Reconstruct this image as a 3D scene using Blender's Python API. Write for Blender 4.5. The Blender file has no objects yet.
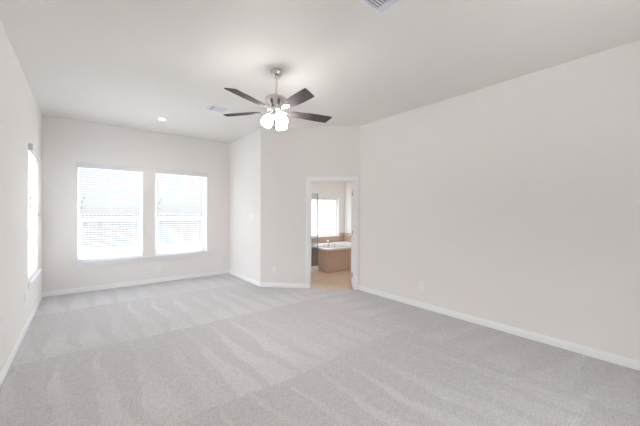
import bpy, bmesh, math, random
from mathutils import Vector, Matrix
random.seed(7)
PI = math.pi
scene = bpy.context.scene
COL = scene.collection

# ------------------------------------------------------------------ camera
cam_data = bpy.data.cameras.new('camera')
cam = bpy.data.objects.new('camera', cam_data)
COL.objects.link(cam)
cam_data.sensor_width = 36.0
cam_data.lens = 296.3 / 640 * 36.0
cam_data.clip_start = 0.02
CAM_H = 1.449
yaw, pit, roll = math.radians(38.59), math.radians(-0.211), math.radians(0.261)
fw = Vector((math.sin(yaw) * math.cos(pit), math.cos(yaw) * math.cos(pit), math.sin(pit)))
rt = Vector((math.cos(yaw), -math.sin(yaw), 0))
up = rt.cross(fw)
rt2 = rt * math.cos(roll) + up * math.sin(roll)
up2 = -rt * math.sin(roll) + up * math.cos(roll)
M = Matrix((rt2, up2, -fw)).transposed().to_4x4()
M.translation = (0, 0, CAM_H)
cam.matrix_world = M
scene.camera = cam

# ------------------------------------------------------------------ sky, daylight, exposure
SKY = 1.0
SKY_LOW, SKY_HIGH = 0.74, 36.0
world = bpy.data.worlds.new('world')
scene.world = world
world.use_nodes = True
nt = world.node_tree
nt.nodes.clear()
wo = nt.nodes.new('ShaderNodeOutputWorld')
bg = nt.nodes.new('ShaderNodeBackground')
tc = nt.nodes.new('ShaderNodeTexCoord')
sx = nt.nodes.new('ShaderNodeSeparateXYZ')
mr = nt.nodes.new('ShaderNodeMapRange')          # bright thin cloud: the zenith is far brighter than the horizon
mr.inputs['From Min'].default_value = 0.13
mr.inputs['From Max'].default_value = 1.0
mr.inputs['To Min'].default_value = SKY * SKY_LOW
mr.inputs['To Max'].default_value = SKY * SKY_HIGH
nt.links.new(tc.outputs['Generated'], sx.inputs[0])
nt.links.new(sx.outputs['Z'], mr.inputs['Value'])
nt.links.new(mr.outputs[0], bg.inputs['Strength'])
bg.inputs['Color'].default_value = (0.955, 0.975, 1.0, 1)
nt.links.new(bg.outputs[0], wo.inputs[0])


vs = scene.view_settings
vs.view_transform = 'Standard'
vs.look = 'None'
vs.gamma = 1.0
vs.use_curve_mapping = False
vs.exposure = 0.27
scene.cycles.use_denoising = True
scene.cycles.max_bounces = 16
scene.cycles.diffuse_bounces = 10
scene.cycles.transparent_max_bounces = 16
scene.cycles.sample_clamp_indirect = 6.0


# ------------------------------------------------------------------ materials
def new_mat(name):
    m = bpy.data.materials.new(name)
    m.use_nodes = True
    n = m.node_tree
    n.nodes.clear()
    o = n.nodes.new('ShaderNodeOutputMaterial')
    return m, n, o


def bsdf(n, o, color, rough=0.5, metal=0.0, spec=0.5):
    b = n.nodes.new('ShaderNodeBsdfPrincipled')
    b.inputs['Base Color'].default_value = (*color, 1)
    b.inputs['Roughness'].default_value = rough
    b.inputs['Metallic'].default_value = metal
    b.inputs['Specular IOR Level'].default_value = spec
    n.links.new(b.outputs[0], o.inputs[0])
    return b


def node(n, kind, **kw):
    x = n.nodes.new(kind)
    for k, v in kw.items():
        setattr(x, k, v)
    return x


def obj_coords(n):
    return n.nodes.new('ShaderNodeTexCoord').outputs['Object']


def noise_bump(n, b, co, scale, strength, dist=0.002, detail=3):
    t = node(n, 'ShaderNodeTexNoise')
    t.inputs['Scale'].default_value = scale
    t.inputs['Detail'].default_value = detail
    n.links.new(co, t.inputs['Vector'])
    u = node(n, 'ShaderNodeBump')
    u.inputs['Strength'].default_value = strength
    u.inputs['Distance'].default_value = dist
    n.links.new(t.outputs['Fac'], u.inputs['Height'])
    n.links.new(u.outputs[0], b.inputs['Normal'])
    return t


def simple(name, color, rough=0.5, metal=0.0, spec=0.5, bump=None):
    m, n, o = new_mat(name)
    b = bsdf(n, o, color, rough, metal, spec)
    if bump:
        noise_bump(n, b, obj_coords(n), *bump)
    return m


def math_node(n, op, a, b=None, c=None):
    x = node(n, 'ShaderNodeMath', operation=op)
    for i, v in enumerate((a, b, c)):
        if v is None:
            continue
        if isinstance(v, (int, float)):
            x.inputs[i].default_value = v
        else:
            n.links.new(v, x.inputs[i])
    return x.outputs[0]


WALL = simple('wall_paint', (0.875, 0.853, 0.838), 0.75, spec=0.2, bump=(160, 0.12, 0.001))
CEIL = simple('ceiling_paint', (0.805, 0.785, 0.765), 0.9, spec=0.1, bump=(90, 0.2, 0.002))
TRIM = simple('white_trim_paint', (0.93, 0.935, 0.955), 0.35, spec=0.4, bump=(60, 0.03, 0.0005))
VINYL = simple('white_vinyl', (0.80, 0.81, 0.84), 0.35, bump=(50, 0.02, 0.0005))
PLASTIC = simple('white_plastic', (0.93, 0.93, 0.93), 0.3, bump=(40, 0.02, 0.0003))
SLOT = simple('dark_slot', (0.10, 0.10, 0.10), 0.6, bump=(40, 0.02, 0.0003))
GRILLE = simple('white_grille_enamel', (0.78, 0.80, 0.86), 0.35, bump=(40, 0.02, 0.0003))
DUCT = simple('dark_duct', (0.13, 0.13, 0.16), 0.8, bump=(40, 0.02, 0.0003))
ACRYLIC = simple('white_acrylic', (0.86, 0.86, 0.86), 0.12, bump=(10, 0.01, 0.0003))
CHROME = simple('chrome', (0.75, 0.76, 0.78), 0.12, metal=1.0, bump=(30, 0.01, 0.0002))
PEWTER = simple('pewter_metal', (0.30, 0.32, 0.35), 0.35, metal=0.6, bump=(30, 0.01, 0.0002))
CORD = simple('white_cord', (0.75, 0.75, 0.74), 0.7, bump=(400, 0.2, 0.0005))
TASSEL = simple('grey_tassel', (0.42, 0.42, 0.42), 0.5, bump=(100, 0.1, 0.0005))
GRASS = simple('lawn_grass', (0.080, 0.082, 0.062), 0.95, spec=0.1, bump=(40, 0.8, 0.05))

# brushed nickel: anisotropic-looking streak noise in the roughness
m, n, o = new_mat('brushed_nickel')
b = bsdf(n, o, (0.74, 0.72, 0.70), 0.3, 1.0)
t = node(n, 'ShaderNodeTexNoise')
t.inputs['Scale'].default_value = 60
mp = node(n, 'ShaderNodeMapping')
mp.inputs['Scale'].default_value = (1, 1, 12)
n.links.new(obj_coords(n), mp.inputs[0])
n.links.new(mp.outputs[0], t.inputs['Vector'])
r = node(n, 'ShaderNodeMapRange')
r.inputs['To Min'].default_value = 0.16
r.inputs['To Max'].default_value = 0.27
n.links.new(t.outputs['Fac'], r.inputs['Value'])
n.links.new(r.outputs[0], b.inputs['Roughness'])
NICKEL = m

# espresso wood of the fan blades
m, n, o = new_mat('espresso_wood')
b = bsdf(n, o, (0.09, 0.07, 0.075), 0.75, spec=0.15)
t = node(n, 'ShaderNodeTexNoise')
t.inputs['Scale'].default_value = 14
t.inputs['Detail'].default_value = 6
mp = node(n, 'ShaderNodeMapping')
mp.inputs['Scale'].default_value = (1, 14, 6)
n.links.new(obj_coords(n), mp.inputs[0])
n.links.new(mp.outputs[0], t.inputs['Vector'])
rp = node(n, 'ShaderNodeValToRGB')
rp.color_ramp.elements[0].position = 0.35
rp.color_ramp.elements[0].color = (0.060, 0.046, 0.052, 1)
rp.color_ramp.elements[1].position = 0.7
rp.color_ramp.elements[1].color = (0.115, 0.092, 0.100, 1)
n.links.new(t.outputs['Fac'], rp.inputs[0])
n.links.new(rp.outputs[0], b.inputs['Base Color'])
WOOD = m

# lit frosted glass of the fan light shades
m, n, o = new_mat('lit_frosted_glass')
b = bsdf(n, o, (0.95, 0.94, 0.92), 0.4)
b.inputs['Emission Color'].default_value = (1.0, 0.97, 0.93, 1)
b.inputs['Emission Strength'].default_value = 31.0
noise_bump(n, b, obj_coords(n), 60, 0.05, 0.0005)
SHADE = m
m, n, o = new_mat('lit_bulb')
b = bsdf(n, o, (1, 1, 1), 0.4)
b.inputs['Emission Color'].default_value = (1.0, 0.96, 0.91, 1)
b.inputs['Emission Strength'].default_value = 620.0
BULB = m
m, n, o = new_mat('lit_downlight_lens')
b = bsdf(n, o, (1, 1, 1), 0.4)
b.inputs['Emission Color'].default_value = (1.0, 0.97, 0.93, 1)
b.inputs['Emission Strength'].default_value = 20.0
LENS = m
m, n, o = new_mat('lit_fill_bowl')  # glow of the added bathroom fill lamp
b = bsdf(n, o, (1, 1, 1), 0.4)
b.inputs['Emission Color'].default_value = (1.0, 0.96, 0.92, 1)
b.inputs['Emission Strength'].default_value = 46.0
BOWL = m


def glass_mat(name, tint, refl):
    m, n, o = new_mat(name)
    tr = node(n, 'ShaderNodeBsdfTransparent')
    tr.inputs[0].default_value = (*tint, 1)
    gl = node(n, 'ShaderNodeBsdfGlossy')
    gl.inputs['Roughness'].default_value = 0.02
    lw = node(n, 'ShaderNodeLayerWeight')
    lw.inputs['Blend'].default_value = 0.5
    p5 = math_node(n, 'POWER', lw.outputs['Facing'], 5.0)
    mul = math_node(n, 'MULTIPLY_ADD', p5, 0.5 * refl, 0.03 * refl)
    mx = node(n, 'ShaderNodeMixShader')
    n.links.new(mul, mx.inputs[0])
    n.links.new(tr.outputs[0], mx.inputs[1])
    n.links.new(gl.outputs[0], mx.inputs[2])
    n.links.new(mx.outputs[0], o.inputs[0])
    return m


GLASS = glass_mat('window_glass', (0.97, 0.98, 0.98), 1.0)
SHOWER_GLASS = glass_mat('shower_glass', (0.92, 0.95, 0.955), 0.8)

# white faux-wood blind slats: opaque white with a little light coming through
m, n, o = new_mat('blind_slat_white')
b = bsdf(n, o, (0.82, 0.83, 0.85), 0.4, spec=0.35)
tl = node(n, 'ShaderNodeBsdfTranslucent')
tl.inputs[0].default_value = (0.80, 0.82, 0.84, 1)
mx = node(n, 'ShaderNodeMixShader')
mx.inputs[0].default_value = 0.25
noise_bump(n, b, obj_coords(n), 30, 0.03, 0.0005)
n.links.new(b.outputs[0], mx.inputs[1])
n.links.new(tl.outputs[0], mx.inputs[2])
n.links.new(mx.outputs[0], o.inputs[0])
SLAT = m
VALANCE = simple('blind_valance_white', (0.78, 0.79, 0.82), 0.4, bump=(30, 0.03, 0.0005))


m, n, o = new_mat('frosted_window_glass')
tr_ = node(n, 'ShaderNodeBsdfTranslucent')
tr_.inputs[0].default_value = (0.36, 0.38, 0.39, 1)
tp_ = node(n, 'ShaderNodeBsdfTransparent')
tp_.inputs[0].default_value = (0.92, 0.95, 0.96, 1)
gl_ = node(n, 'ShaderNodeBsdfGlossy')
gl_.inputs['Roughness'].default_value = 0.3
vt = node(n, 'ShaderNodeTexVoronoi')
vt.inputs['Scale'].default_value = 60
n.links.new(obj_coords(n), vt.inputs['Vector'])
bu_ = node(n, 'ShaderNodeBump')
bu_.inputs['Strength'].default_value = 0.3
bu_.inputs['Distance'].default_value = 0.003
n.links.new(vt.outputs['Distance'], bu_.inputs['Height'])
n.links.new(bu_.outputs[0], gl_.inputs['Normal'])
m1 = node(n, 'ShaderNodeMixShader')
m1.inputs[0].default_value = 0.30
n.links.new(tr_.outputs[0], m1.inputs[1])
n.links.new(tp_.outputs[0], m1.inputs[2])
m2 = node(n, 'ShaderNodeMixShader')
m2.inputs[0].default_value = 0.06
n.links.new(m1.outputs[0], m2.inputs[1])
n.links.new(gl_.outputs[0], m2.inputs[2])
n.links.new(m2.outputs[0], o.inputs[0])
FROST = m


def tile_mat(name, axis_u, axis_v, size, c1, c2, grout, mortar=0.003, rough=0.35, off=(0, 0)):
    """Square tiles laid in the plane of two object axes."""
    m, n, o = new_mat(name)
    b = bsdf(n, o, c1, rough)
    co = obj_coords(n)
    sp = node(n, 'ShaderNodeSeparateXYZ')
    n.links.new(co, sp.inputs[0])
    cb = node(n, 'ShaderNodeCombineXYZ')
    n.links.new(math_node(n, 'ADD', sp.outputs[axis_u], off[0]), cb.inputs[0])
    n.links.new(math_node(n, 'ADD', sp.outputs[axis_v], off[1]), cb.inputs[1])
    br = node(n, 'ShaderNodeTexBrick')
    br.offset = 0.0
    br.inputs['Scale'].default_value = 1.0
    br.inputs['Brick Width'].default_value = size
    br.inputs['Row Height'].default_value = size
    br.inputs['Mortar Size'].default_value = mortar
    br.inputs['Color1'].default_value = (*c1, 1)
    br.inputs['Color2'].default_value = (*c2, 1)
    br.inputs['Mortar'].default_value = (*grout, 1)
    n.links.new(cb.outputs[0], br.inputs['Vector'])
    t = node(n, 'ShaderNodeTexNoise')
    t.inputs['Scale'].default_value = 9
    t.inputs['Detail'].default_value = 5
    n.links.new(co, t.inputs['Vector'])
    mxc = node(n, 'ShaderNodeMix', data_type='RGBA', blend_type='MULTIPLY')
    mxc.inputs['Factor'].default_value = 0.35
    rp = node(n, 'ShaderNodeValToRGB')
    rp.color_ramp.elements[0].color = (0.75, 0.72, 0.68, 1)
    rp.color_ramp.elements[0].position = 0.3
    rp.color_ramp.elements[1].position = 0.65
    n.links.new(t.outputs['Fac'], rp.inputs[0])
    n.links.new(br.outputs['Color'], mxc.inputs['A'])
    n.links.new(rp.outputs[0], mxc.inputs['B'])
    n.links.new(mxc.outputs['Result'], b.inputs['Base Color'])
    return m


TAN1, TAN2, GROUT = (0.58, 0.42, 0.335), (0.62, 0.45, 0.36), (0.60, 0.47, 0.39)
TILE_XZ = tile_mat('tan_tile_front', 0, 2, 0.31, TAN1, TAN2, GROUT)
TILE_YZ = tile_mat('tan_tile_side', 1, 2, 0.31, TAN1, TAN2, GROUT)
FLOORTILE = tile_mat('beige_floor_tile', 0, 1, 0.33, (0.56, 0.42, 0.32), (0.60, 0.46, 0.355), (0.50, 0.39, 0.31), 0.004, 0.3, (0.12, 0.2))
WALLTILE_XZ = tile_mat('tan_wall_tile_back', 0, 2, 0.31, TAN1, TAN2, GROUT, off=(0, 0.17))
WALLTILE_YZ = tile_mat('tan_wall_tile_side', 1, 2, 0.31, TAN1, TAN2, GROUT, off=(0, 0.17))

# carpet: cut pile with vacuum lanes. Lanes run along X; within a lane wedge strokes run along Y;
# beside the right wall the strokes run along X. Only the lie of the pile changes, a few percent.
m, n, o = new_mat('grey_carpet')
b = bsdf(n, o, (0.55, 0.53, 0.53), 0.95, spec=0.05)
b.inputs['Sheen Weight'].default_value = 0.15
co = obj_coords(n)
wn = node(n, 'ShaderNodeTexNoise')
wn.inputs['Scale'].default_value = 1.1
wn.inputs['Detail'].default_value = 4
n.links.new(co, wn.inputs['Vector'])
ofs = node(n, 'ShaderNodeVectorMath', operation='MULTIPLY_ADD')
n.links.new(wn.outputs['Color'], ofs.inputs[0])
ofs.inputs[1].default_value = (0.34, 0.20, 0)
n.links.new(co, ofs.inputs[2])
sp = node(n, 'ShaderNodeSeparateXYZ')
n.links.new(ofs.outputs[0], sp.inputs[0])
X, Y = sp.outputs[0], sp.outputs[1]


def strokes(a, along, lane0, lane_len, width, phase):
    """1 inside a light wedge stroke: wedges come to a point at the far end of the lane."""
    ln = math_node(n, 'DIVIDE', math_node(n, 'SUBTRACT', along, lane0), lane_len)
    t = math_node(n, 'FRACT', ln)
    k = math_node(n, 'FLOOR', ln)
    ph = math_node(n, 'MULTIPLY_ADD', k, 0.37, phase)
    f = math_node(n, 'FRACT', math_node(n, 'ADD', math_node(n, 'DIVIDE', a, width), ph))
    edge = math_node(n, 'MULTIPLY_ADD', math_node(n, 'POWER', math_node(n, 'SUBTRACT', 1.0, t), 1.3), 0.78, 0.05)
    d = math_node(n, 'SUBTRACT', edge, f)
    r = node(n, 'ShaderNodeMapRange', interpolation_type='SMOOTHSTEP')
    r.inputs['From Min'].default_value = -0.07
    r.inputs['From Max'].default_value = 0.07
    n.links.new(d, r.inputs['Value'])
    return r.outputs[0], t, k


s1, t1, k1 = strokes(X, Y, 2.2 + 0.10, 1.72, 0.29, 0.1)
s2, t2, k2 = strokes(Y, X, 3.10 + 0.17, 1.1, 0.36, 0.0)
selr = node(n, 'ShaderNodeMapRange')
selr.inputs['From Min'].default_value = 3.15
selr.inputs['From Max'].default_value = 3.25
n.links.new(X, selr.inputs['Value'])
mixs = node(n, 'ShaderNodeMix', data_type='FLOAT')
n.links.new(selr.outputs[0], mixs.inputs['Factor'])
n.links.new(s1, mixs.inputs['A'])
n.links.new(s2, mixs.inputs['B'])
# patchiness of the strokes, lanes alternate a touch lighter towards their near edge
pn = node(n, 'ShaderNodeTexNoise')
pn.inputs['Scale'].default_value = 1.1
pn.inputs['Detail'].default_value = 1
n.links.new(co, pn.inputs['Vector'])
pr = node(n, 'ShaderNodeMapRange')
pr.inputs['From Min'].default_value = 0.35
pr.inputs['From Max'].default_value = 0.65
n.links.new(pn.outputs['Fac'], pr.inputs['Value'])
stroke = math_node(n, 'MULTIPLY', mixs.outputs['Result'], math_node(n, 'MULTIPLY_ADD', pr.outputs[0], 0.95, 0.15))
lane = math_node(n, 'MULTIPLY', math_node(n, 'SUBTRACT', 1.0, t1), 0.35)
mn = node(n, 'ShaderNodeTexNoise')
mn.inputs['Scale'].default_value = 19
mn.inputs['Detail'].default_value = 4
mn.inputs['Roughness'].default_value = 0.65
n.links.new(co, mn.inputs['Vector'])
fn = node(n, 'ShaderNodeTexNoise')
fn.inputs['Scale'].default_value = 75
fn.inputs['Detail'].default_value = 2
n.links.new(co, fn.inputs['Vector'])
fade = node(n, 'ShaderNodeMapRange')
fade.inputs['From Min'].default_value = 1.9
fade.inputs['From Max'].default_value = 3.0
fade.inputs['To Min'].default_value = 0.72
fade.inputs['To Max'].default_value = 0.52
n.links.new(X, fade.inputs['Value'])
acc = math_node(n, 'MULTIPLY', math_node(n, 'ADD', stroke, lane), fade.outputs[0])
acc = math_node(n, 'MULTIPLY_ADD', math_node(n, 'SUBTRACT', mn.outputs['Fac'], 0.5), 2.6, acc)
acc = math_node(n, 'MULTIPLY_ADD', math_node(n, 'SUBTRACT', fn.outputs['Fac'], 0.5), 4.5, acc)
cm = node(n, 'ShaderNodeMapRange')
cm.inputs['From Min'].default_value = -0.6
cm.inputs['From Max'].default_value = 1.4
n.links.new(acc, cm.inputs['Value'])
cmx = node(n, 'ShaderNodeMix', data_type='RGBA')
cmx.inputs['A'].default_value = (0.440, 0.426, 0.431, 1)
cmx.inputs['B'].default_value = (0.605, 0.590, 0.597, 1)
n.links.new(cm.outputs[0], cmx.inputs['Factor'])
n.links.new(cmx.outputs['Result'], b.inputs['Base Color'])
bp = node(n, 'ShaderNodeBump')
bp.inputs['Strength'].default_value = 0.5
bp.inputs['Distance'].default_value = 0.006
n.links.new(fn.outputs['Fac'], bp.inputs['Height'])
n.links.new(bp.outputs[0], b.inputs['Normal'])
CARPET = m

# weathered fence boards
m, n, o = new_mat('fence_boards')
b = bsdf(n, o, (0.5, 0.48, 0.46), 0.9, spec=0.1)
co = obj_coords(n)
t = node(n, 'ShaderNodeTexNoise')
t.inputs['Scale'].default_value = 3
mp = node(n, 'ShaderNodeMapping')
mp.inputs['Scale'].default_value = (7, 1, 0.4)
n.links.new(co, mp.inputs[0])
n.links.new(mp.outputs[0], t.inputs['Vector'])
rp = node(n, 'ShaderNodeValToRGB')
rp.color_ramp.elements[0].position = 0.35
rp.color_ramp.elements[0].color = (0.075, 0.077, 0.082, 1)
rp.color_ramp.elements[1].position = 0.65
rp.color_ramp.elements[1].color = (0.100, 0.103, 0.109, 1)
n.links.new(t.outputs['Fac'], rp.inputs[0])
n.links.new(rp.outputs[0], b.inputs['Base Color'])
FENCE = m


# ------------------------------------------------------------------ mesh helpers
class MB:
    """Collects shapes into one bmesh; build() links them as ONE mesh object."""

    def __init__(self):
        self.bm = bmesh.new()

    def box(self, x0, x1, y0, y1, z0, z1, bevel=0.0, mat=None):
        b = bmesh.new()
        v = [b.verts.new((x, y, z)) for x in (x0, x1) for y in (y0, y1) for z in (z0, z1)]
        for f in ((0, 1, 3, 2), (4, 6, 7, 5), (0, 4, 5, 1), (2, 3, 7, 6), (0, 2, 6, 4), (1, 5, 7, 3)):
            b.faces.new([v[i] for i in f])
        if bevel:
            bmesh.ops.bevel(b, geom=list(b.edges), offset=bevel, segments=2, affect='EDGES', profile=0.7)
        self._merge(b, mat)
        return self

    def _merge(self, b, mat=None):
        if mat is not None:
            bmesh.ops.transform(b, matrix=mat, verts=list(b.verts))
        me = bpy.data.meshes.new('tmp')
        b.to_mesh(me)
        b.free()
        self.bm.from_mesh(me)
        bpy.data.meshes.remove(me)

    def prism(self, pts, axis_fn, a0, a1):
        """Extrude a 2-D outline: axis_fn(p, a) gives the 3-D point."""
        b = bmesh.new()
        lo = [b.verts.new(axis_fn(p, a0)) for p in pts]
        hi = [b.verts.new(axis_fn(p, a1)) for p in pts]
        k = len(pts)
        for i in range(k):
            b.faces.new((lo[i], lo[(i + 1) % k], hi[(i + 1) % k], hi[i]))
        b.faces.new(lo[::-1])
        b.faces.new(hi)
        self._merge(b)
        return self

    def lathe(self, prof, seg=32, mat=None, close=False):
        """Turn a list of (radius, z) round the z axis."""
        b = bmesh.new()
        rings = []
        for r_, z in prof:
            if r_ < 1e-6:
                rings.append([b.verts.new((0, 0, z))])
            else:
                rings.append([b.verts.new((r_ * math.cos(2 * PI * i / seg), r_ * math.sin(2 * PI * i / seg), z)) for i in range(seg)])
        pairs = list(zip(rings, rings[1:]))
        if close:
            pairs.append((rings[-1], rings[0]))
        for p, q in pairs:
            for i in range(seg):
                j = (i + 1) % seg
                if len(p) == 1 and len(q) == 1:
                    continue
                if len(p) == 1:
                    b.faces.new((p[0], q[i], q[j]))
                elif len(q) == 1:
                    b.faces.new((p[i], q[0], p[j]))
                else:
                    b.faces.new((p[i], q[i], q[j], p[j]))
        bmesh.ops.recalc_face_normals(b, faces=list(b.faces))
        self._merge(b, mat)
        return self

    def tube(self, pts, rad, seg=10):
        b = bmesh.new()
        P = [Vector(p) for p in pts]
        rings = []
        for i, p in enumerate(P):
            d = (P[min(i + 1, len(P) - 1)] - P[max(i - 1, 0)]).normalized()
            a = Vector((0, 0, 1)) if abs(d.z) < 0.9 else Vector((1, 0, 0))
            u = d.cross(a).normalized()
            v = d.cross(u)
            r_ = rad[i] if isinstance(rad, (list, tuple)) else rad
            rings.append([b.verts.new(p + u * r_ * math.cos(2 * PI * k / seg) + v * r_ * math.sin(2 * PI * k / seg)) for k in range(seg)])
        for p, q in zip(rings, rings[1:]):
            for k in range(seg):
                b.faces.new((p[k], p[(k + 1) % seg], q[(k + 1) % seg], q[k]))
        b.faces.new(rings[0])
        b.faces.new(rings[-1])
        bmesh.ops.recalc_face_normals(b, faces=list(b.faces))
        self._merge(b)
        return self

    def build(self, name, mat, parent=None, smooth=False):
        me = bpy.data.meshes.new(name)
        bmesh.ops.recalc_face_normals(self.bm, faces=list(self.bm.faces))
        self.bm.to_mesh(me)
        self.bm.free()
        me.materials.append(mat)
        if smooth:
            for p in me.polygons:
                p.use_smooth = True
            try:
                me.set_sharp_from_angle(angle=math.radians(40))
            except Exception:
                pass
        ob = bpy.data.objects.new(name, me)
        COL.objects.link(ob)
        if parent:
            ob.parent = parent
        return ob


def tag(o, label, cat, group=None):
    o['label'] = label
    o['category'] = cat
    if group:
        o['group'] = group
    return o


def thing(name, label, cat, loc=(0, 0, 0), rotz=0.0, group=None):
    o = bpy.data.objects.new(name, None)
    o.empty_display_size = 0.1
    COL.objects.link(o)
    o.location = loc
    o.rotation_euler = (0, 0, rotz)
    return tag(o, label, cat, group)


def struct(o):
    o['kind'] = 'structure'
    return o


def copy_tree(root, label, loc, rotz=None, group=None):
    def cp(o, parent):
        c = o.copy()
        COL.objects.link(c)
        if parent:
            c.parent = parent
        for ch in o.children:
            cp(ch, c)
        return c
    r_ = cp(root, None)
    r_.location = loc
    if rotz is not None:
        r_.rotation_euler = (0, 0, rotz)
    r_['label'] = label
    if group:
        r_['group'] = group
    return r_


class Frame:
    """A run of wall: s along it, o outward (away from the room), z up."""

    def __init__(self, p0, p1, room_on_right=False):
        self.p = Vector((*p0, 0))
        d = Vector((*p1, 0)) - self.p
        self.len = d.length
        self.d = d.normalized()
        self.n = Vector((-self.d.y, self.d.x, 0))       # left of travel = outward

    def at(self, s, o, z):
        return self.p + self.d * s + self.n * o + Vector((0, 0, z))

    def matrix(self):
        m_ = Matrix((self.d, self.n, Vector((0, 0, 1)))).transposed().to_4x4()
        m_.translation = self.p
        return m_


H = 3.05
XL, YB, XS, YS, XR, YC = -0.547, 6.775, 2.671, 5.1825, 4.0145, 3.839
YR = -1.25                                            # wall behind the camera


def wall(name, f, th, z0, z1, holes=(), e0=0.0, e1=0.0, mat=None):
    """A thick wall with real openings: holes are (s0, s1, z0, z1)."""
    ss = sorted({-e0, f.len + e1, *[h[0] for h in holes], *[h[1] for h in holes]})
    zs = sorted({z0, z1, *[h[2] for h in holes], *[h[3] for h in holes]})
    mb = MB()
    bm = mb.bm

    def solid(i, j):
        if i < 0 or j < 0 or i >= len(ss) - 1 or j >= len(zs) - 1:
            return False
        cs, cz = (ss[i] + ss[i + 1]) / 2, (zs[j] + zs[j + 1]) / 2
        return not any(h[0] < cs < h[1] and h[2] < cz < h[3] for h in holes)

    cache = {}

    def V(i, o, j):
        k = (i, o, j)
        if k not in cache:
            cache[k] = bm.verts.new(f.at(ss[i], o * th, zs[j]))
        return cache[k]

    for i in range(len(ss) - 1):
        for j in range(len(zs) - 1):
            if not solid(i, j):
                continue
            for o_ in (0, 1):
                q = [V(i, o_, j), V(i + 1, o_, j), V(i + 1, o_, j + 1), V(i, o_, j + 1)]
                bm.faces.new(q)
            for di, dj, q in ((-1, 0, ((i, j), (i, j + 1))), (1, 0, ((i + 1, j), (i + 1, j + 1))),
                              (0, -1, ((i, j), (i + 1, j))), (0, 1, ((i, j + 1), (i + 1, j + 1)))):
                if not solid(i + di, j + dj):
                    (a, b_), (c, d_) = q
                    bm.faces.new((V(a, 0, b_), V(c, 0, d_), V(c, 1, d_), V(a, 1, b_)))
    return struct(mb.build(name, mat or WALL))


# walls run clockwise seen from above, so that outward is on the left of travel
F_LEFT = Frame((XL, YR), (XL, YB))
F_BACK = Frame((XL, YB), (XS, YB))
F_ALC = Frame((XS, YB), (XS, YS))
F_DIAG = Frame((XS, YS), (XR, YC))
F_RIGHT = Frame((XR, YC), (XR, YR))
F_REAR = Frame((XR, YR), (XL, YR))
TH = 0.14

# ------------------------------------------------------------------ room shell
WZ0, WZ1 = 0.545, 2.265                                # window openings
W1 = (-0.085, 0.915)
W2 = (1.135, 2.155)
WL = (5.23, 6.23)
floor = MB().prism([(XL, YR), (XL, YB), (XS, YB), (XS, YS), (XR, YC), (XR, YR)], lambda p, a: (p[0], p[1], a), -0.12, 0.0).build('floor', CARPET)
struct(floor)
ceiling = MB().prism([(XL - TH, YR - TH), (XL - TH, YB + TH), (XS + .05, YB + TH), (XS + .05, YS + .02), (XR + .05, YC + .02), (XR + TH, YC), (XR + TH, YR - TH)],
                     lambda p, a: (p[0], p[1], a), H, H + 0.15).build('ceiling', CEIL)
struct(ceiling)
WTOP = H
wall('wall_left', F_LEFT, TH, -0.12, WTOP, [(WL[0] - YR, WL[1] - YR, WZ0, WZ1)], TH, TH)
wall('wall_back', F_BACK, TH, -0.12, WTOP, [(W1[0] - XL, W1[1] - XL, WZ0, WZ1), (W2[0] - XL, W2[1] - XL, WZ0, WZ1)], 0, TH)
wall('wall_alcove', F_ALC, 0.12, -0.12, WTOP)
DS0, DS1, DZ = 0.957, 1.792, 2.035                      # doorway along the angled wall
DT = 0.12
wall('wall_angled', F_DIAG, DT, -0.12, WTOP, [(DS0, DS1, -0.12, DZ)])
wall('wall_right', F_RIGHT, TH, -0.12, WTOP, [], 0.05, TH)
RW = (1.5, 2.95, 0.95, 2.35)                             # unseen opening added behind the camera to let in more skylight
wall('wall_rear', F_REAR, TH, -0.12, WTOP, [RW], 0, 0)


def baseboard(name, f, spans, h=0.085, t=0.014, e=0.0):
    prof = [(0, 0), (-t, 0), (-t, h * 0.60), (-t * 0.72, h * 0.66), (-t * 0.72, h * 0.80), (-t * 0.45, h * 0.88), (-t * 0.35, h), (0, h)]
    mb = MB()
    for s0, s1 in spans:
        mb.prism(prof, lambda p, a: f.at(a, p[0], p[1]), s0, s1)
    return struct(mb.build(name, TRIM))


baseboard('baseboard_left', F_LEFT, [(0, F_LEFT.len)])
baseboard('baseboard_back', F_BACK, [(0, F_BACK.len)])
baseboard('baseboard_alcove', F_ALC, [(0, F_ALC.len + .006)])
baseboard('baseboard_angled', F_DIAG, [(-.006, DS0 - 0.076), (DS1 + 0.076, F_DIAG.len)])
baseboard('baseboard_right', F_RIGHT, [(0, F_RIGHT.len)])
baseboard('baseboard_rear', F_REAR, [(0, F_REAR.len)])


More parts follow.
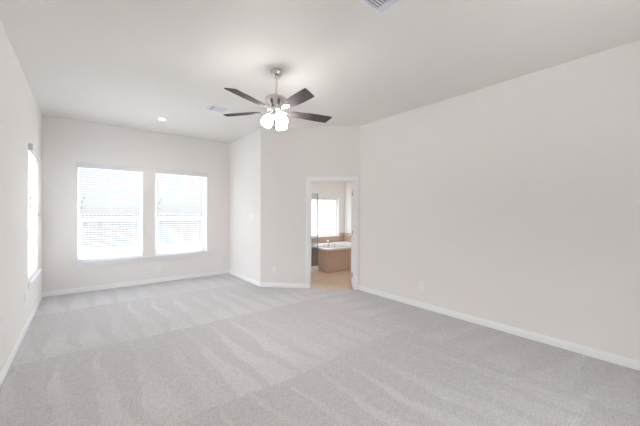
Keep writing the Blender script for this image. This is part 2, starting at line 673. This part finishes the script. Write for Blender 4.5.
# ------------------------------------------------------------------ windows
def window(name, f, s0, s1, z0, z1, rail=1.285, meet=True, k=3, pane=None):
    """Vinyl single-hung window set in the outer half of the opening."""
    W = s1 - s0
    M_ = f.matrix() @ Matrix.Translation((s0, 0, 0))
    root = MB()
    a, b_ = 0.075, 0.13
    fr = 0.035
    root.box(0, fr, a, b_, z0, z1).box(W - fr, W, a, b_, z0, z1).box(fr, W - fr, a, b_, z0, z0 + fr).box(fr, W - fr, a, b_, z1 - fr, z1)
    o = root.build(name, VINYL)
    o.matrix_world = M_
    struct(o)
    sash = MB()
    if meet:
        sw = 0.035
        sash.box(fr, fr + sw, a + .008, b_ - .02, z0 + fr, rail).box(W - fr - sw, W - fr, a + .008, b_ - .02, z0 + fr, rail)
        sash.box(fr, W - fr, a + .006, b_ - .02, rail - .03, rail + .03).box(fr + sw, W - fr - sw, a + .008, b_ - .02, z0 + fr, z0 + fr + sw)
        s_ = sash.build('window_sash', VINYL, o)
        g = MB().box(fr, W - fr, .106, .110, z0 + fr, z1 - fr).build('window_pane', GLASS, o)
    else:
        for i in range(1, k):
            x = W * i / k
            sash.box(x - .03, x + .03, a, b_ - .01, z0 + fr, z1 - fr)
        if k > 1:
            sash.build('window_mullion', VINYL, o)
        else:
            sash.bm.free()
        MB().box(fr, W - fr, .106, .110, z0 + fr, z1 - fr).build('window_pane', pane or GLASS, o)
    return o


window('window_1', F_BACK, W1[0] - XL, W1[1] - XL, WZ0, WZ1)
window('window_2', F_BACK, W2[0] - XL, W2[1] - XL, WZ0, WZ1)
window('window_3', F_LEFT, WL[0] - YR, WL[1] - YR, WZ0, WZ1)
window('window_added', F_REAR, RW[0], RW[1], RW[2], RW[3], meet=False)  # added window, lights the room from behind the camera


def sill(name, f, s0, s1, holes, z=WZ0, nose=0.05):
    """Stool with a nosing, tongues into each opening, and an apron board below."""
    mb = MB()
    mb.box(s0, s1, -nose, 0.0, z - 0.032, z, bevel=0.006, mat=f.matrix())
    for a, b_ in holes:
        mb.box(a + .001, b_ - .001, -0.01, 0.074, z - 0.001, z + 0.004, mat=f.matrix())
    mb.box(s0 + .025, s1 - .025, -0.016, 0.0, z - 0.085, z - 0.032, bevel=0.003, mat=f.matrix())
    return struct(mb.build(name, TRIM))


sill('trim_1', F_BACK, -0.14 - XL, 2.20 - XL, [(W1[0] - XL, W1[1] - XL), (W2[0] - XL, W2[1] - XL)])
sill('trim_2', F_LEFT, 5.19 - YR, 6.29 - YR, [(WL[0] - YR, WL[1] - YR)], nose=0.042)


# ------------------------------------------------------------------ blinds
def make_blind(label, group):
    """Local frame: x along the window (centre 0), y outward, z up from the sill."""
    Wd, Ht = 0.985, WZ1 - WZ0
    root = thing('window_blind', label, 'window blind', group=group)
    hr = MB().box(-Wd / 2, Wd / 2, -0.005, 0.05, Ht - 0.05, Ht - 0.004).build('headrail', VALANCE, root)
    va = MB()
    va.prism([(-0.045, 0), (-0.034, 0), (-0.034, 0.085), (-0.050, 0.085), (-0.050, 0.070), (-0.045, 0.062)],
             lambda p, a: (a, p[0], Ht - 0.052 + p[1]), -Wd / 2 - .035, Wd / 2 + .035)
    for sg in (-1, 1):
        x = sg * (Wd / 2 + .030)
        va.box(x - .005, x + .005, -0.036, 0.0, Ht - 0.052, Ht + 0.033)
    va.build('valance', VALANCE, root)
    sl = MB()
    pitch = 0.0435
    k = int((Ht - 0.10) / pitch)
    tilt = math.radians(0.5)
    for i in range(k):
        zc = 0.055 + i * pitch
        b2 = MB()
        b2.prism([(-0.025, -0.0016), (0, 0.0002), (0.025, -0.0016), (0.025, 0.0012), (0, 0.0030), (-0.025, 0.0012)],
                 lambda p, a: (a, p[0], p[1]), -Wd / 2 + .004, Wd / 2 - .004)
        mt = Matrix.Translation((0, 0.022, zc)) @ Matrix.Rotation(tilt, 4, 'X')
        sl._merge(b2.bm, mt)
    sl.build('slats', SLAT, root)
    MB().box(-Wd / 2 + .004, Wd / 2 - .004, -0.003, 0.047, 0.008, 0.028, bevel=0.003).build('bottom_rail', SLAT, root)
    for x in (-0.34, 0.0, 0.34):
        lc = MB()
        for y in (-0.004, 0.0475):
            lc.tube([(x, y, 0.02), (x, y, Ht - 0.05)], 0.0011, 5)
        lc.build('ladder_cord', CORD, root)
    for x, zt in ((-0.435, 1.09), (-0.445, 0.98), (-0.41, 1.16), (0.435, 0.87)):
        c = MB().tube([(x, -0.012, Ht - 0.045), (x, -0.012, zt)], 0.0012, 5).build('pull_cord', CORD, root)
        MB().lathe([(0.0, zt + .004), (0.005, zt), (0.010, zt - .030), (0.008, zt - .042), (0, zt - .044)], 10,
                   Matrix.Translation((x, -0.012, 0))).build('tassel', TASSEL, c, smooth=True)
    return root


GB = 'white window blinds'
bl = make_blind('white slatted blind on the back wall window next to the left corner', GB)
bl.location = ((W1[0] + W1[1]) / 2, YB, WZ0)
copy_tree(bl, 'white slatted blind on the back wall window next to the alcove wall', ((W2[0] + W2[1]) / 2, YB, WZ0), 0, GB)
copy_tree(bl, 'white slatted blind seen edge-on in the single window of the left wall', (XL, (WL[0] + WL[1]) / 2, WZ0), PI / 2, GB)

# ------------------------------------------------------------------ doorway
dm = F_DIAG.matrix()
mb = MB()
cw, ct = 0.076, 0.018
for s0, s1 in ((DS0 - cw, DS0), (DS1, DS1 + cw)):
    mb.box(s0, s1, -ct, 0, 0, DZ + cw, bevel=0.004, mat=dm)
    mb.box(s0, s1, DT, DT + ct, 0, DZ + cw, bevel=0.004, mat=dm)
mb.box(DS0, DS1, -ct, 0, DZ, DZ + cw, bevel=0.004, mat=dm)
mb.box(DS0, DS1, DT, DT + ct, DZ, DZ + cw, bevel=0.004, mat=dm)
jt = 0.012
mb.box(DS0, DS0 + jt, -.004, DT + .004, 0, DZ, mat=dm)
mb.box(DS1 - jt, DS1, -.004, DT + .004, 0, DZ, mat=dm)
mb.box(DS0 + jt, DS1 - jt, -.004, DT + .004, DZ - jt, DZ, mat=dm)
for s0, s1 in ((DS0 + jt, DS0 + jt + .01), (DS1 - jt - .01, DS1 - jt)):
    mb.box(s0, s1, 0.045, 0.078, 0, DZ - jt, mat=dm)
mb.box(DS0 + jt, DS1 - jt, 0.045, 0.078, DZ - jt - .01, DZ - jt, mat=dm)
door = struct(mb.build('door_1', TRIM))
# the door itself stands open into the bathroom, square to the doorway
pd = MB()
hx, hy = DS1 - jt - 0.002, DT + 0.008
pd.box(hx - 0.035, hx, hy, hy + 0.765, 0.012, DZ - jt - 0.004, bevel=0.002, mat=dm)
for z0, z1 in ((0.20, 0.88), (1.02, 1.86)):
    for y0, y1 in ((0.11, 0.355), (0.41, 0.655)):
        pd.box(hx - 0.041, hx - 0.034, hy + y0, hy + y1, z0, z1, bevel=0.005, mat=dm)
pan = pd.build('door_panel', TRIM, door)
kn = MB()
kp = dm @ Matrix.Translation((hx - 0.035, hy + 0.70, 0.95)) @ Matrix.Rotation(-PI / 2, 4, 'Y')
kn.lathe([(0, 0), (0.032, 0), (0.032, 0.006), (0.012, 0.012), (0.011, 0.03), (0.024, 0.042), (0.027, 0.055), (0.018, 0.066), (0, 0.068)], 20, kp)
kn.build('door_knob', NICKEL, pan, smooth=True)
for z in (0.25, 1.05, 1.80):
    MB().box(hx - 0.034, hx - 0.002, hy - 0.006, hy + 0.002, z - .045, z + .045, mat=dm).build('door_hinge', NICKEL, door)

# ------------------------------------------------------------------ bathroom beyond the doorway
BX1, BY1, BY0, BH = 6.112, 6.50, 2.9, 2.75
bfl = MB()
o_ = 0.004
inner = F_DIAG
pA = inner.at(0.0, 0.0, 0)
pB = inner.at(inner.len, 0.0, 0)
bfl.prism([(XS + 0.11, BY1), (BX1, BY1), (BX1, BY0), (XR + TH - .02, BY0), (XR + TH - .02, YC), (pB.x, pB.y), (pA.x, pA.y), (XS + 0.11, YS)],
          lambda p, a: (p[0], p[1], a), -0.12, -0.004)
struct(bfl.build('floor_bathroom', FLOORTILE))
BWIN = (4.62, 5.89, 0.755, 1.835)
F_BB = Frame((XS + .12, BY1), (BX1, BY1))
wall('wall_bathroom_back', F_BB, 0.15, -0.12, BH, [(BWIN[0] - XS - .12, BWIN[1] - XS - .12, BWIN[2], BWIN[3])], 0, 0.15)
F_BR = Frame((BX1, BY1), (BX1, BY0))
wall('wall_bathroom_right', F_BR, 0.12, -0.12, BH)
F_BN = Frame((BX1, BY0), (XR + TH, BY0))
wall('wall_bathroom_near', F_BN, 0.12, -0.12, BH, (), 0.12, 0)
struct(MB().prism([(XS + .12, BY1 + .15), (BX1 + .12, BY1 + .15), (BX1 + .12, BY0 - .12), (XR + TH, BY0 - .12), (XR + TH, YC + .12), (XR + .06, YC + .14), (XS + .12, YS + .14)],
                  lambda p, a: (p[0], p[1], a), BH, BH + .1).build('ceiling_bathroom', CEIL))
window('window_5', F_BB, BWIN[0] - XS - .12, BWIN[1] - XS - .12, BWIN[2], BWIN[3], meet=False, k=1, pane=FROST)
# tan tile wainscot on the two walls round the tub, up to the window sill
TZ = 0.83
w1 = MB().box(4.50, BX1 - .0, BY1 - .010, BY1, 0.0, BWIN[2] - .02).box(BWIN[1] + .03, BX1, BY1 - .010, BY1, BWIN[2] - .02, TZ)
struct(w1.build('trim_3', WALLTILE_XZ))
struct(MB().box(BX1 - .010, BX1, 5.30, BY1 - .010, 0.0, TZ).build('trim_4', WALLTILE_YZ))
struct(MB().box(4.52, BWIN[1] + .03, BY1 - .03, BY1 + .074, BWIN[2] - .02, BWIN[2] + .004, bevel=.004).build('trim_5', TRIM))

# fill lamp added on the bathroom ceiling to brighten it, out of view
bf = thing('bathroom_fill_lamp', 'added round fill lamp on the bathroom ceiling, out of view', 'ceiling light', (4.55, 4.75, BH))
MB().lathe([(0, 0), (0.17, 0), (0.175, -0.02), (0.165, -0.035), (0, -0.035)], 36).build('fill_lamp_base', NICKEL, bf, smooth=True)
MB().lathe([(0.155, -0.036), (0.150, -0.06), (0.115, -0.085), (0.06, -0.098), (0, -0.102)], 36).build('fill_lamp_bowl', BOWL, bf, smooth=True)

# tub: tiled platform, white drop-in basin with an oval well
TX0, TY0, TZ0 = 4.512, 5.344, 0.545
tub = thing('bathtub', 'white drop-in bathtub set in a brown tiled platform beyond the doorway', 'bathtub', (TX0, TY0, 0))
SHOWER_FRONT = 5.69 - TY0
TL, TW = BX1 - .012 - TX0, BY1 - .012 - TY0
MB().box(0, TL, 0, 0.06, 0.0, TZ0).build('tiled_front', TILE_XZ, tub)
MB().box(0, 0.06, 0.06, TW, 0.0, TZ0).build('tiled_side', TILE_YZ, tub)
# rim + basin
b = bmesh.new()
SEG = 64
cx, cy = TL / 2, TW / 2


def loop(kind, a, b2, z, p=2.0):
    vs_ = []
    for i in range(SEG):
        t_ = 2 * PI * i / SEG
        c_, s_ = math.cos(t_), math.sin(t_)
        if kind == 'rect':
            m_ = max(abs(c_), abs(s_))
            x, y = c_ / m_, s_ / m_
        else:
            x = math.copysign(abs(c_) ** (2 / p), c_)
            y = math.copysign(abs(s_) ** (2 / p), s_)
        vs_.append(b.verts.new((cx + a * x, cy + b2 * y, z)))
    return vs_


ex = 0.018
L_ = [loop('rect', TL / 2 - .004, TW / 2 - .004, TZ0 - .03), loop('rect', TL / 2 + ex - .012, TW / 2 + ex - .012, TZ0 - .012),
      loop('rect', TL / 2 + ex, TW / 2 + ex, TZ0 - .008), loop('rect', TL / 2 + ex, TW / 2 + ex, TZ0 + .022),
      loop('rect', TL / 2 + ex - .010, TW / 2 + ex - .010, TZ0 + .030),
      loop('oval', TL / 2 - .12, TW / 2 - .17, TZ0 + .032, 3.0), loop('oval', TL / 2 - .145, TW / 2 - .195, TZ0 + .015, 3.0),
      loop('oval', TL / 2 - .20, TW / 2 - .24, TZ0 - .20, 2.8), loop('oval', TL / 2 - .27, TW / 2 - .29, TZ0 - .36, 2.6),
      loop('oval', TL / 2 - .36, TW / 2 - .36, TZ0 - .40, 2.4)]
for p, q in zip(L_, L_[1:]):
    for i in range(SEG):
        j = (i + 1) % SEG
        b.faces.new((p[i], p[j], q[j], q[i]))
b.faces.new(L_[-1])
# keep the rim inside the two walls
for v in b.verts:
    v.co.x = min(v.co.x, TL)
    v.co.y = min(v.co.y, TW)
    if v.co.y > SHOWER_FRONT - .05:
        v.co.x = max(v.co.x, 0.0)
mb = MB()
mb._merge(b)
mb.build('basin', ACRYLIC, tub, smooth=True)

# three-piece tub filler on the rim
fa = thing('bathtub_faucet', 'chrome tub faucet with spout and two handles on the white tub rim', 'faucet', (4.70, 5.53, TZ0 + .031), math.radians(20))
fa.location = (4.73, 5.57, TZ0 + .0315)
sp_ = MB()
sp_.lathe([(0, 0), (0.030, 0), (0.030, 0.008), (0.020, 0.014), (0.018, 0.05)], 20)
sp_.tube([(0, 0, 0.03), (0, 0, 0.10), (0.015, 0.02, 0.145), (0.045, 0.055, 0.16), (0.075, 0.09, 0.15), (0.085, 0.10, 0.125)], [0.018, 0.017, 0.016, 0.015, 0.014, 0.014], 14)
sp_.build('spout', CHROME, fa, smooth=True)
for dx, dy in ((-0.10, 0.09), (0.12, -0.09)):
    hb = MB()
    hb.lathe([(0, 0), (0.028, 0), (0.028, 0.008), (0.017, 0.014), (0.015, 0.05), (0.019, 0.06), (0.012, 0.075), (0, 0.077)], 20, Matrix.Translation((dx, dy, 0)))
    hb.tube([(dx, dy, 0.062), (dx + .055, dy + .02, 0.075)], [0.008, 0.006], 10)
    hb.build('faucet_handle', CHROME, fa, smooth=True)

# shower stall left of the tub
SX0, SY0 = 3.45, 5.69
GT = 1.885
sh = thing('shower_enclosure', 'frameless glass shower stall with a white curb left of the bathtub', 'shower', (SX0, SY0, 0))
SWd = TX0 - SX0 - .004
MB().box(0, SWd, 0, 0.09, -.004, 0.125, bevel=.012).build('curb', ACRYLIC, sh)
MB().box(0.001, SWd, 0.09, BY1 - .012 - SY0, -.004, 0.06, bevel=.006).build('shower_pan', ACRYLIC, sh)
MB().box(0.02, SWd - 0.02, 0.040, 0.048, 0.127, GT).build('glass_front', SHOWER_GLASS, sh)
MB().box(SWd - 0.009, SWd - 0.001, 0.06, BY1 - .03 - SY0, 0.062, GT).build('glass_side', SHOWER_GLASS, sh)
MB().box(SWd - 0.012, SWd, 0.034, 0.052, 0.127, GT).build('corner_post', PEWTER, sh)
MB().box(0.02, SWd, 0.036, 0.052, GT, GT + .012).build('top_rail', PEWTER, sh)
hd = MB()
hd.tube([(0.45, -0.015, 0.70), (SWd - 0.06, -0.015, 0.70)], 0.011, 12)
for x in (0.48, SWd - 0.09):
    hd.tube([(x, 0.04, 0.70), (x, -0.018, 0.70)], 0.008, 10)
hd.build('towel_bar', CHROME, sh, smooth=True)
struct(MB().box(SX0 + 0.001, 4.498, BY1 - .010, BY1, 0.0, 0.74).build('trim_6', WALLTILE_XZ))

# ------------------------------------------------------------------ ceiling fan
FX, FY = 1.709, 2.938
fan = thing('ceiling_fan', 'five-blade ceiling fan in brushed nickel with dark wood blades and lit glass shades', 'ceiling fan', (FX, FY, H))
MB().lathe([(0, 0), (0.068, 0), (0.069, -0.012), (0.066, -0.035), (0.050, -0.065), (0.036, -0.080), (0.030, -0.092), (0, -0.094)], 40).build('canopy', NICKEL, fan, smooth=True)
MB().lathe([(0, -0.09), (0.0125, -0.09), (0.0125, -0.31), (0, -0.31)], 20).build('downrod', NICKEL, fan, smooth=True)
MB().lathe([(0, -0.292), (0.018, -0.292), (0.026, -0.312), (0.110, -0.318), (0.122, -0.326), (0.122, -0.342), (0.112, -0.375), (0.088, -0.415),
            (0.074, -0.440), (0.074, -0.452), (0, -0.452)], 48).build('motor_housing', NICKEL, fan, smooth=True)
MB().lathe([(0, -0.450), (0.090, -0.450), (0.094, -0.458), (0.094, -0.474), (0.086, -0.482), (0, -0.482)], 40).build('flywheel', NICKEL, fan, smooth=True)
MB().lathe([(0, -0.480), (0.052, -0.480), (0.056, -0.492), (0.056, -0.508), (0.046, -0.528), (0.022, -0.538), (0.012, -0.552), (0, -0.554)], 32).build('light_kit', NICKEL, fan, smooth=True)

R_T = 0.655


def blade_mesh():
    """One blade lying along +x: flat board, wider outward, raked square tip with soft corners."""
    out = []
    up_, lo_ = [], []
    x0, x1 = 0.185, R_T
    N = 14
    for i in range(N + 1):
        u = i / N
        x = x0 + (x1 - x0) * u
        w = 0.050 + 0.021 * min(1, u * 1.8) ** 0.8
        if u < 0.12:
            w *= 0.72 + 0.28 * math.sqrt(u / 0.12)
        rake = 0.022 * u ** 6
        up_.append((x - rake, w))
        lo_.append((x + rake * 0.4, -w))
    # round the tip corners
    tip_up, tip_lo = up_[-1], lo_[-1]
    up_[-1] = (tip_up[0] - .006, tip_up[1] - .001)
    lo_[-1] = (tip_lo[0] - .006, tip_lo[1] + .001)
    corner = [(tip_up[0], tip_up[1] - .012), (tip_lo[0], tip_lo[1] + .012)]
    return up_ + corner + lo_[::-1]


BP = blade_mesh()
PITCH = math.radians(12)
for k in range(5):
    az = math.radians(270 + 72 * k)
    base = Matrix.Rotation(az, 4, 'Z') @ Matrix.Translation((0, 0, -0.470))
    tilt = base @ Matrix.Rotation(-PITCH, 4, 'X')
    tmp = MB()
    tmp.prism(BP, lambda p, a: (p[0], p[1], a), -0.003, 0.003)
    bl_ = MB()
    bl_._merge(tmp.bm)
    blade = bl_.build('blade', WOOD, fan)
    blade.matrix_basis = tilt
    ir = MB()
    t2_ = MB()
    # arm from the flywheel and the trefoil plate under the blade
    t2_.prism([(0.080, 0.016), (0.135, 0.013), (0.185, 0.014), (0.205, 0.025), (0.245, 0.027), (0.258, 0.020), (0.268, 0.008),
               (0.268, -0.008), (0.258, -0.020), (0.245, -0.027), (0.205, -0.025), (0.185, -0.014), (0.135, -0.013), (0.080, -0.016)],
              lambda p, a: (p[0], p[1], a), -0.009, -0.0035)
    ir._merge(t2_.bm)
    iron = ir.build('blade_bracket', NICKEL, blade)
axis_r = Vector((FY, -FX, 0)).normalized()
# three tulip shades leaning outward from the light kit
rv = Vector((axis_r.x, axis_r.y, 0)) * 0.015
for azd in (150, 270, 30):
    az = math.radians(azd)
    tl_ = Matrix.Translation(rv) @ Matrix.Rotation(az, 4, 'Z') @ Matrix.Translation((0.056, 0, -0.500)) @ Matrix.Scale(0.93, 4) @ Matrix.Rotation(math.radians(-27), 4, 'Y')
    arm = MB()
    arm.lathe([(0, 0.030), (0.014, 0.028), (0.016, 0.005), (0.030, -0.008), (0.034, -0.020), (0.034, -0.042), (0, -0.042)], 24)
    holder = arm.build('shade_holder', NICKEL, fan, smooth=True)
    holder.matrix_basis = tl_
    sg = MB()
    prof = [(0.028, -0.028), (0.040, -0.038), (0.056, -0.060), (0.067, -0.092), (0.070, -0.122), (0.067, -0.148), (0.063, -0.165)]
    inn = [(r_ - .003, z) for r_, z in prof][::-1]
    sg.lathe(prof + inn, 32, close=True)
    shade = sg.build('lamp_shade', SHADE, fan, smooth=True)
    shade.matrix_basis = tl_
    bb = MB().lathe([(0, -0.042), (0.012, -0.042), (0.013, -0.055), (0.023, -0.078), (0.026, -0.095), (0.019, -0.114), (0, -0.121)], 20)
    bulb = bb.build('light_bulb', BULB, shade, smooth=True)

# the fan hangs a little off plumb from its canopy
axis = Vector((FX, FY, 0)).normalized()
pivot = Matrix.Translation((0, 0, -0.07))
LEAN = pivot @ Matrix.Rotation(math.radians(1.6), 4, axis) @ Matrix.Rotation(math.radians(-2.2), 4, Vector((axis.y, -axis.x, 0))) @ pivot.inverted()
for ch in fan.children:
    if ch.name.split('.')[0] != 'canopy':
        ch.matrix_basis = LEAN @ ch.matrix_basis

# ------------------------------------------------------------------ recessed light
rl = thing('recessed_light', 'small round recessed downlight, lit, in the ceiling before the windows', 'ceiling light', (1.063, 5.742, H))
MB().lathe([(0.050, -0.002), (0.056, -0.010), (0.078, -0.006), (0.082, 0.0), (0.050, 0.0)], 40, close=True).build('trim_ring', TRIM, rl, smooth=True)
MB().lathe([(0, -0.004), (0.049, -0.004), (0.049, -0.001), (0, -0.001)], 40).build('lens', LENS, rl, smooth=True)


dl = bpy.data.lights.new('downlight', 'SPOT')
dl.color, dl.shadow_soft_size = (1.0, 0.97, 0.93), 0.045
dl.energy = 15.0
dl.spot_size, dl.spot_blend = math.radians(150), 0.6
dlo = bpy.data.objects.new('downlight', dl)
COL.objects.link(dlo)
dlo.parent = rl
dlo.location = (0, 0, -0.014)

# ------------------------------------------------------------------ ceiling registers
def make_vent(label, loc, rotz, group):
    """Three-way register, long side along x: a bank of cross fins at each end, long fins between."""
    w, d = 0.345, 0.25
    t = thing('ceiling_vent', label, 'air vent', loc, rotz, group)
    fr = MB()
    bw = 0.026
    iw, idp = w / 2 - bw, d / 2 - bw
    for x0, x1, y0, y1 in ((-w / 2, w / 2, -d / 2, -idp), (-w / 2, w / 2, idp, d / 2), (-w / 2, -iw, -idp, idp), (iw, w / 2, -idp, idp)):
        fr.box(x0, x1, y0, y1, -0.008, 0.0, bevel=0.002)
    e = 0.052
    for x in (-iw + e, iw - e):
        fr.box(x - .003, x + .003, -idp, idp, -0.007, 0.0)
    fr.build('vent_frame', GRILLE, t)
    MB().box(-iw, iw, -idp, idp, -0.0015, 0.0).build('vent_backing', DUCT, t)
    c = MB()
    k = 8
    for i in range(k):
        y = -idp + (i + .5) * 2 * idp / k
        q = MB().box(-iw + e, iw - e, -.0062, .0062, -.0008, .0008)
        c._merge(q.bm, Matrix.Translation((0, y, -0.006)) @ Matrix.Rotation(math.radians(-38), 4, 'X'))
    c.build('centre_louvers', GRILLE, t)
    for sg_ in (-1, 1):
        eb = MB()
        for i in range(4):
            x = sg_ * (iw - (i + .5) * e / 4)
            q = MB().box(-.0075, .0075, -idp, idp, -.0008, .0008)
            eb._merge(q.bm, Matrix.Translation((x, 0, -0.006)) @ Matrix.Rotation(math.radians(32 * sg_), 4, 'Y'))
        eb.build('end_louvers', GRILLE, t)
    return t


GV = 'ceiling air vents'
v1 = make_vent('white ceiling air vent cut off by the top edge of the photo', (1.881 - .1725, 1.576 - .125, H), 0, GV)
copy_tree(v1, 'white ceiling air vent beyond the fan blades, near the alcove corner', (1.668, 4.63, H), 0, GV)


# ------------------------------------------------------------------ outlets and switch
def outlet(label, f, s, z, group='white wall outlets'):
    M_ = f.matrix() @ Matrix.Translation((s, 0, z))
    t = thing('wall_outlet', label, 'outlet', group=group)
    t.matrix_world = M_
    MB().box(-.035, .035, -.006, 0, -.0575, .0575, bevel=.002).build('cover_plate', PLASTIC, t)
    for dz in (-.02, .02):
        rc = MB().box(-.017, .017, -.0085, -.005, dz - .014, dz + .014, bevel=.0015).build('receptacle', PLASTIC, t)
        sl = MB()
        for dx in (-.0065, .0065):
            sl.box(dx - .0012, dx + .0012, -.0088, -.0083, dz - .002, dz + .008)
        sl.box(-.002, .002, -.0088, -.0083, dz - .010, dz - .006)
        sl.build('socket_slots', SLOT, rc)
    return t


outlet('white wall outlet below the windows on the back wall', F_BACK, 1.197 - XL, 0.285)
outlet('white wall outlet low on the long right wall', F_RIGHT, YC - 2.55, 0.344)
outlet('white wall outlet left of the bathroom doorway', F_DIAG, 0.262, 0.332)
outlet('white wall outlet on the left wall below the window', F_LEFT, 4.972 - YR, 0.40)
sw = thing('light_switch', 'white rocker light switch on the alcove wall', 'light switch')
sw.matrix_world = F_ALC.matrix() @ Matrix.Translation((YB - 5.582, 0, 1.36))
MB().box(-.035, .035, -.006, 0, -.0575, .0575, bevel=.002).build('cover_plate', PLASTIC, sw)
MB().box(-.0165, .0165, -.010, -.005, -.033, .033, bevel=.0015).build('rocker', PLASTIC, sw)

# ------------------------------------------------------------------ yard outside the windows
GZ = -0.40
lawn = struct(MB().box(-30, 45, -14, 45, GZ - .1, GZ).build('ground_lawn', GRASS))
BOUNCE = simple('pale_bounce_slab', (0.50, 0.495, 0.48), 0.9, spec=0.1, bump=(30, 0.3, 0.004))  # pale surface for the added light-bouncing slabs
struct(MB().box(-4.0, 9.0, YB + .25, 12.0, GZ, GZ + .05).build('ground_bounce_back', BOUNCE))  # unseen slab added to bounce skylight up through the back windows
struct(MB().box(-3.0, XL - .25, -3.0, YB + .2, GZ, GZ + .05).build('ground_bounce_left', BOUNCE))  # added reflector slab, out of view beside the left window
struct(MB().box(-3.0, 8.0, -7.5, YR - .25, GZ, GZ + .05).build('ground_bounce_rear', BOUNCE))  # added slab behind the camera, throws skylight up to the ceiling
# unseen slab added over the rear window to hold back high sky light
struct(MB().box(XL - .3, XR + .4, YR - 1.5, YR - .15, 2.62, 2.72).build('sky_blocker', TRIM))
FYD = 18.5
fe = thing('fence', 'pale board fence across the yard behind the back wall blinds', 'fence', (0, FYD, GZ))
bd = MB()
x = -14.0
while x < 30:
    bd.box(x, x + .135, 0, .018, .03, 1.68)
    x += .148
bd.build('fence_boards', FENCE, fe)
rl_ = MB()
for z in (.30, .90, 1.45):
    rl_.box(-14, 30, .018, .06, z, z + .09)
rl_.build('fence_rails', FENCE, fe)
for i in range(19):
    MB().box(-14 + i * 2.44 - .045, -14 + i * 2.44 + .045, .06, .15, 0, 1.60).build('fence_post', FENCE, fe)
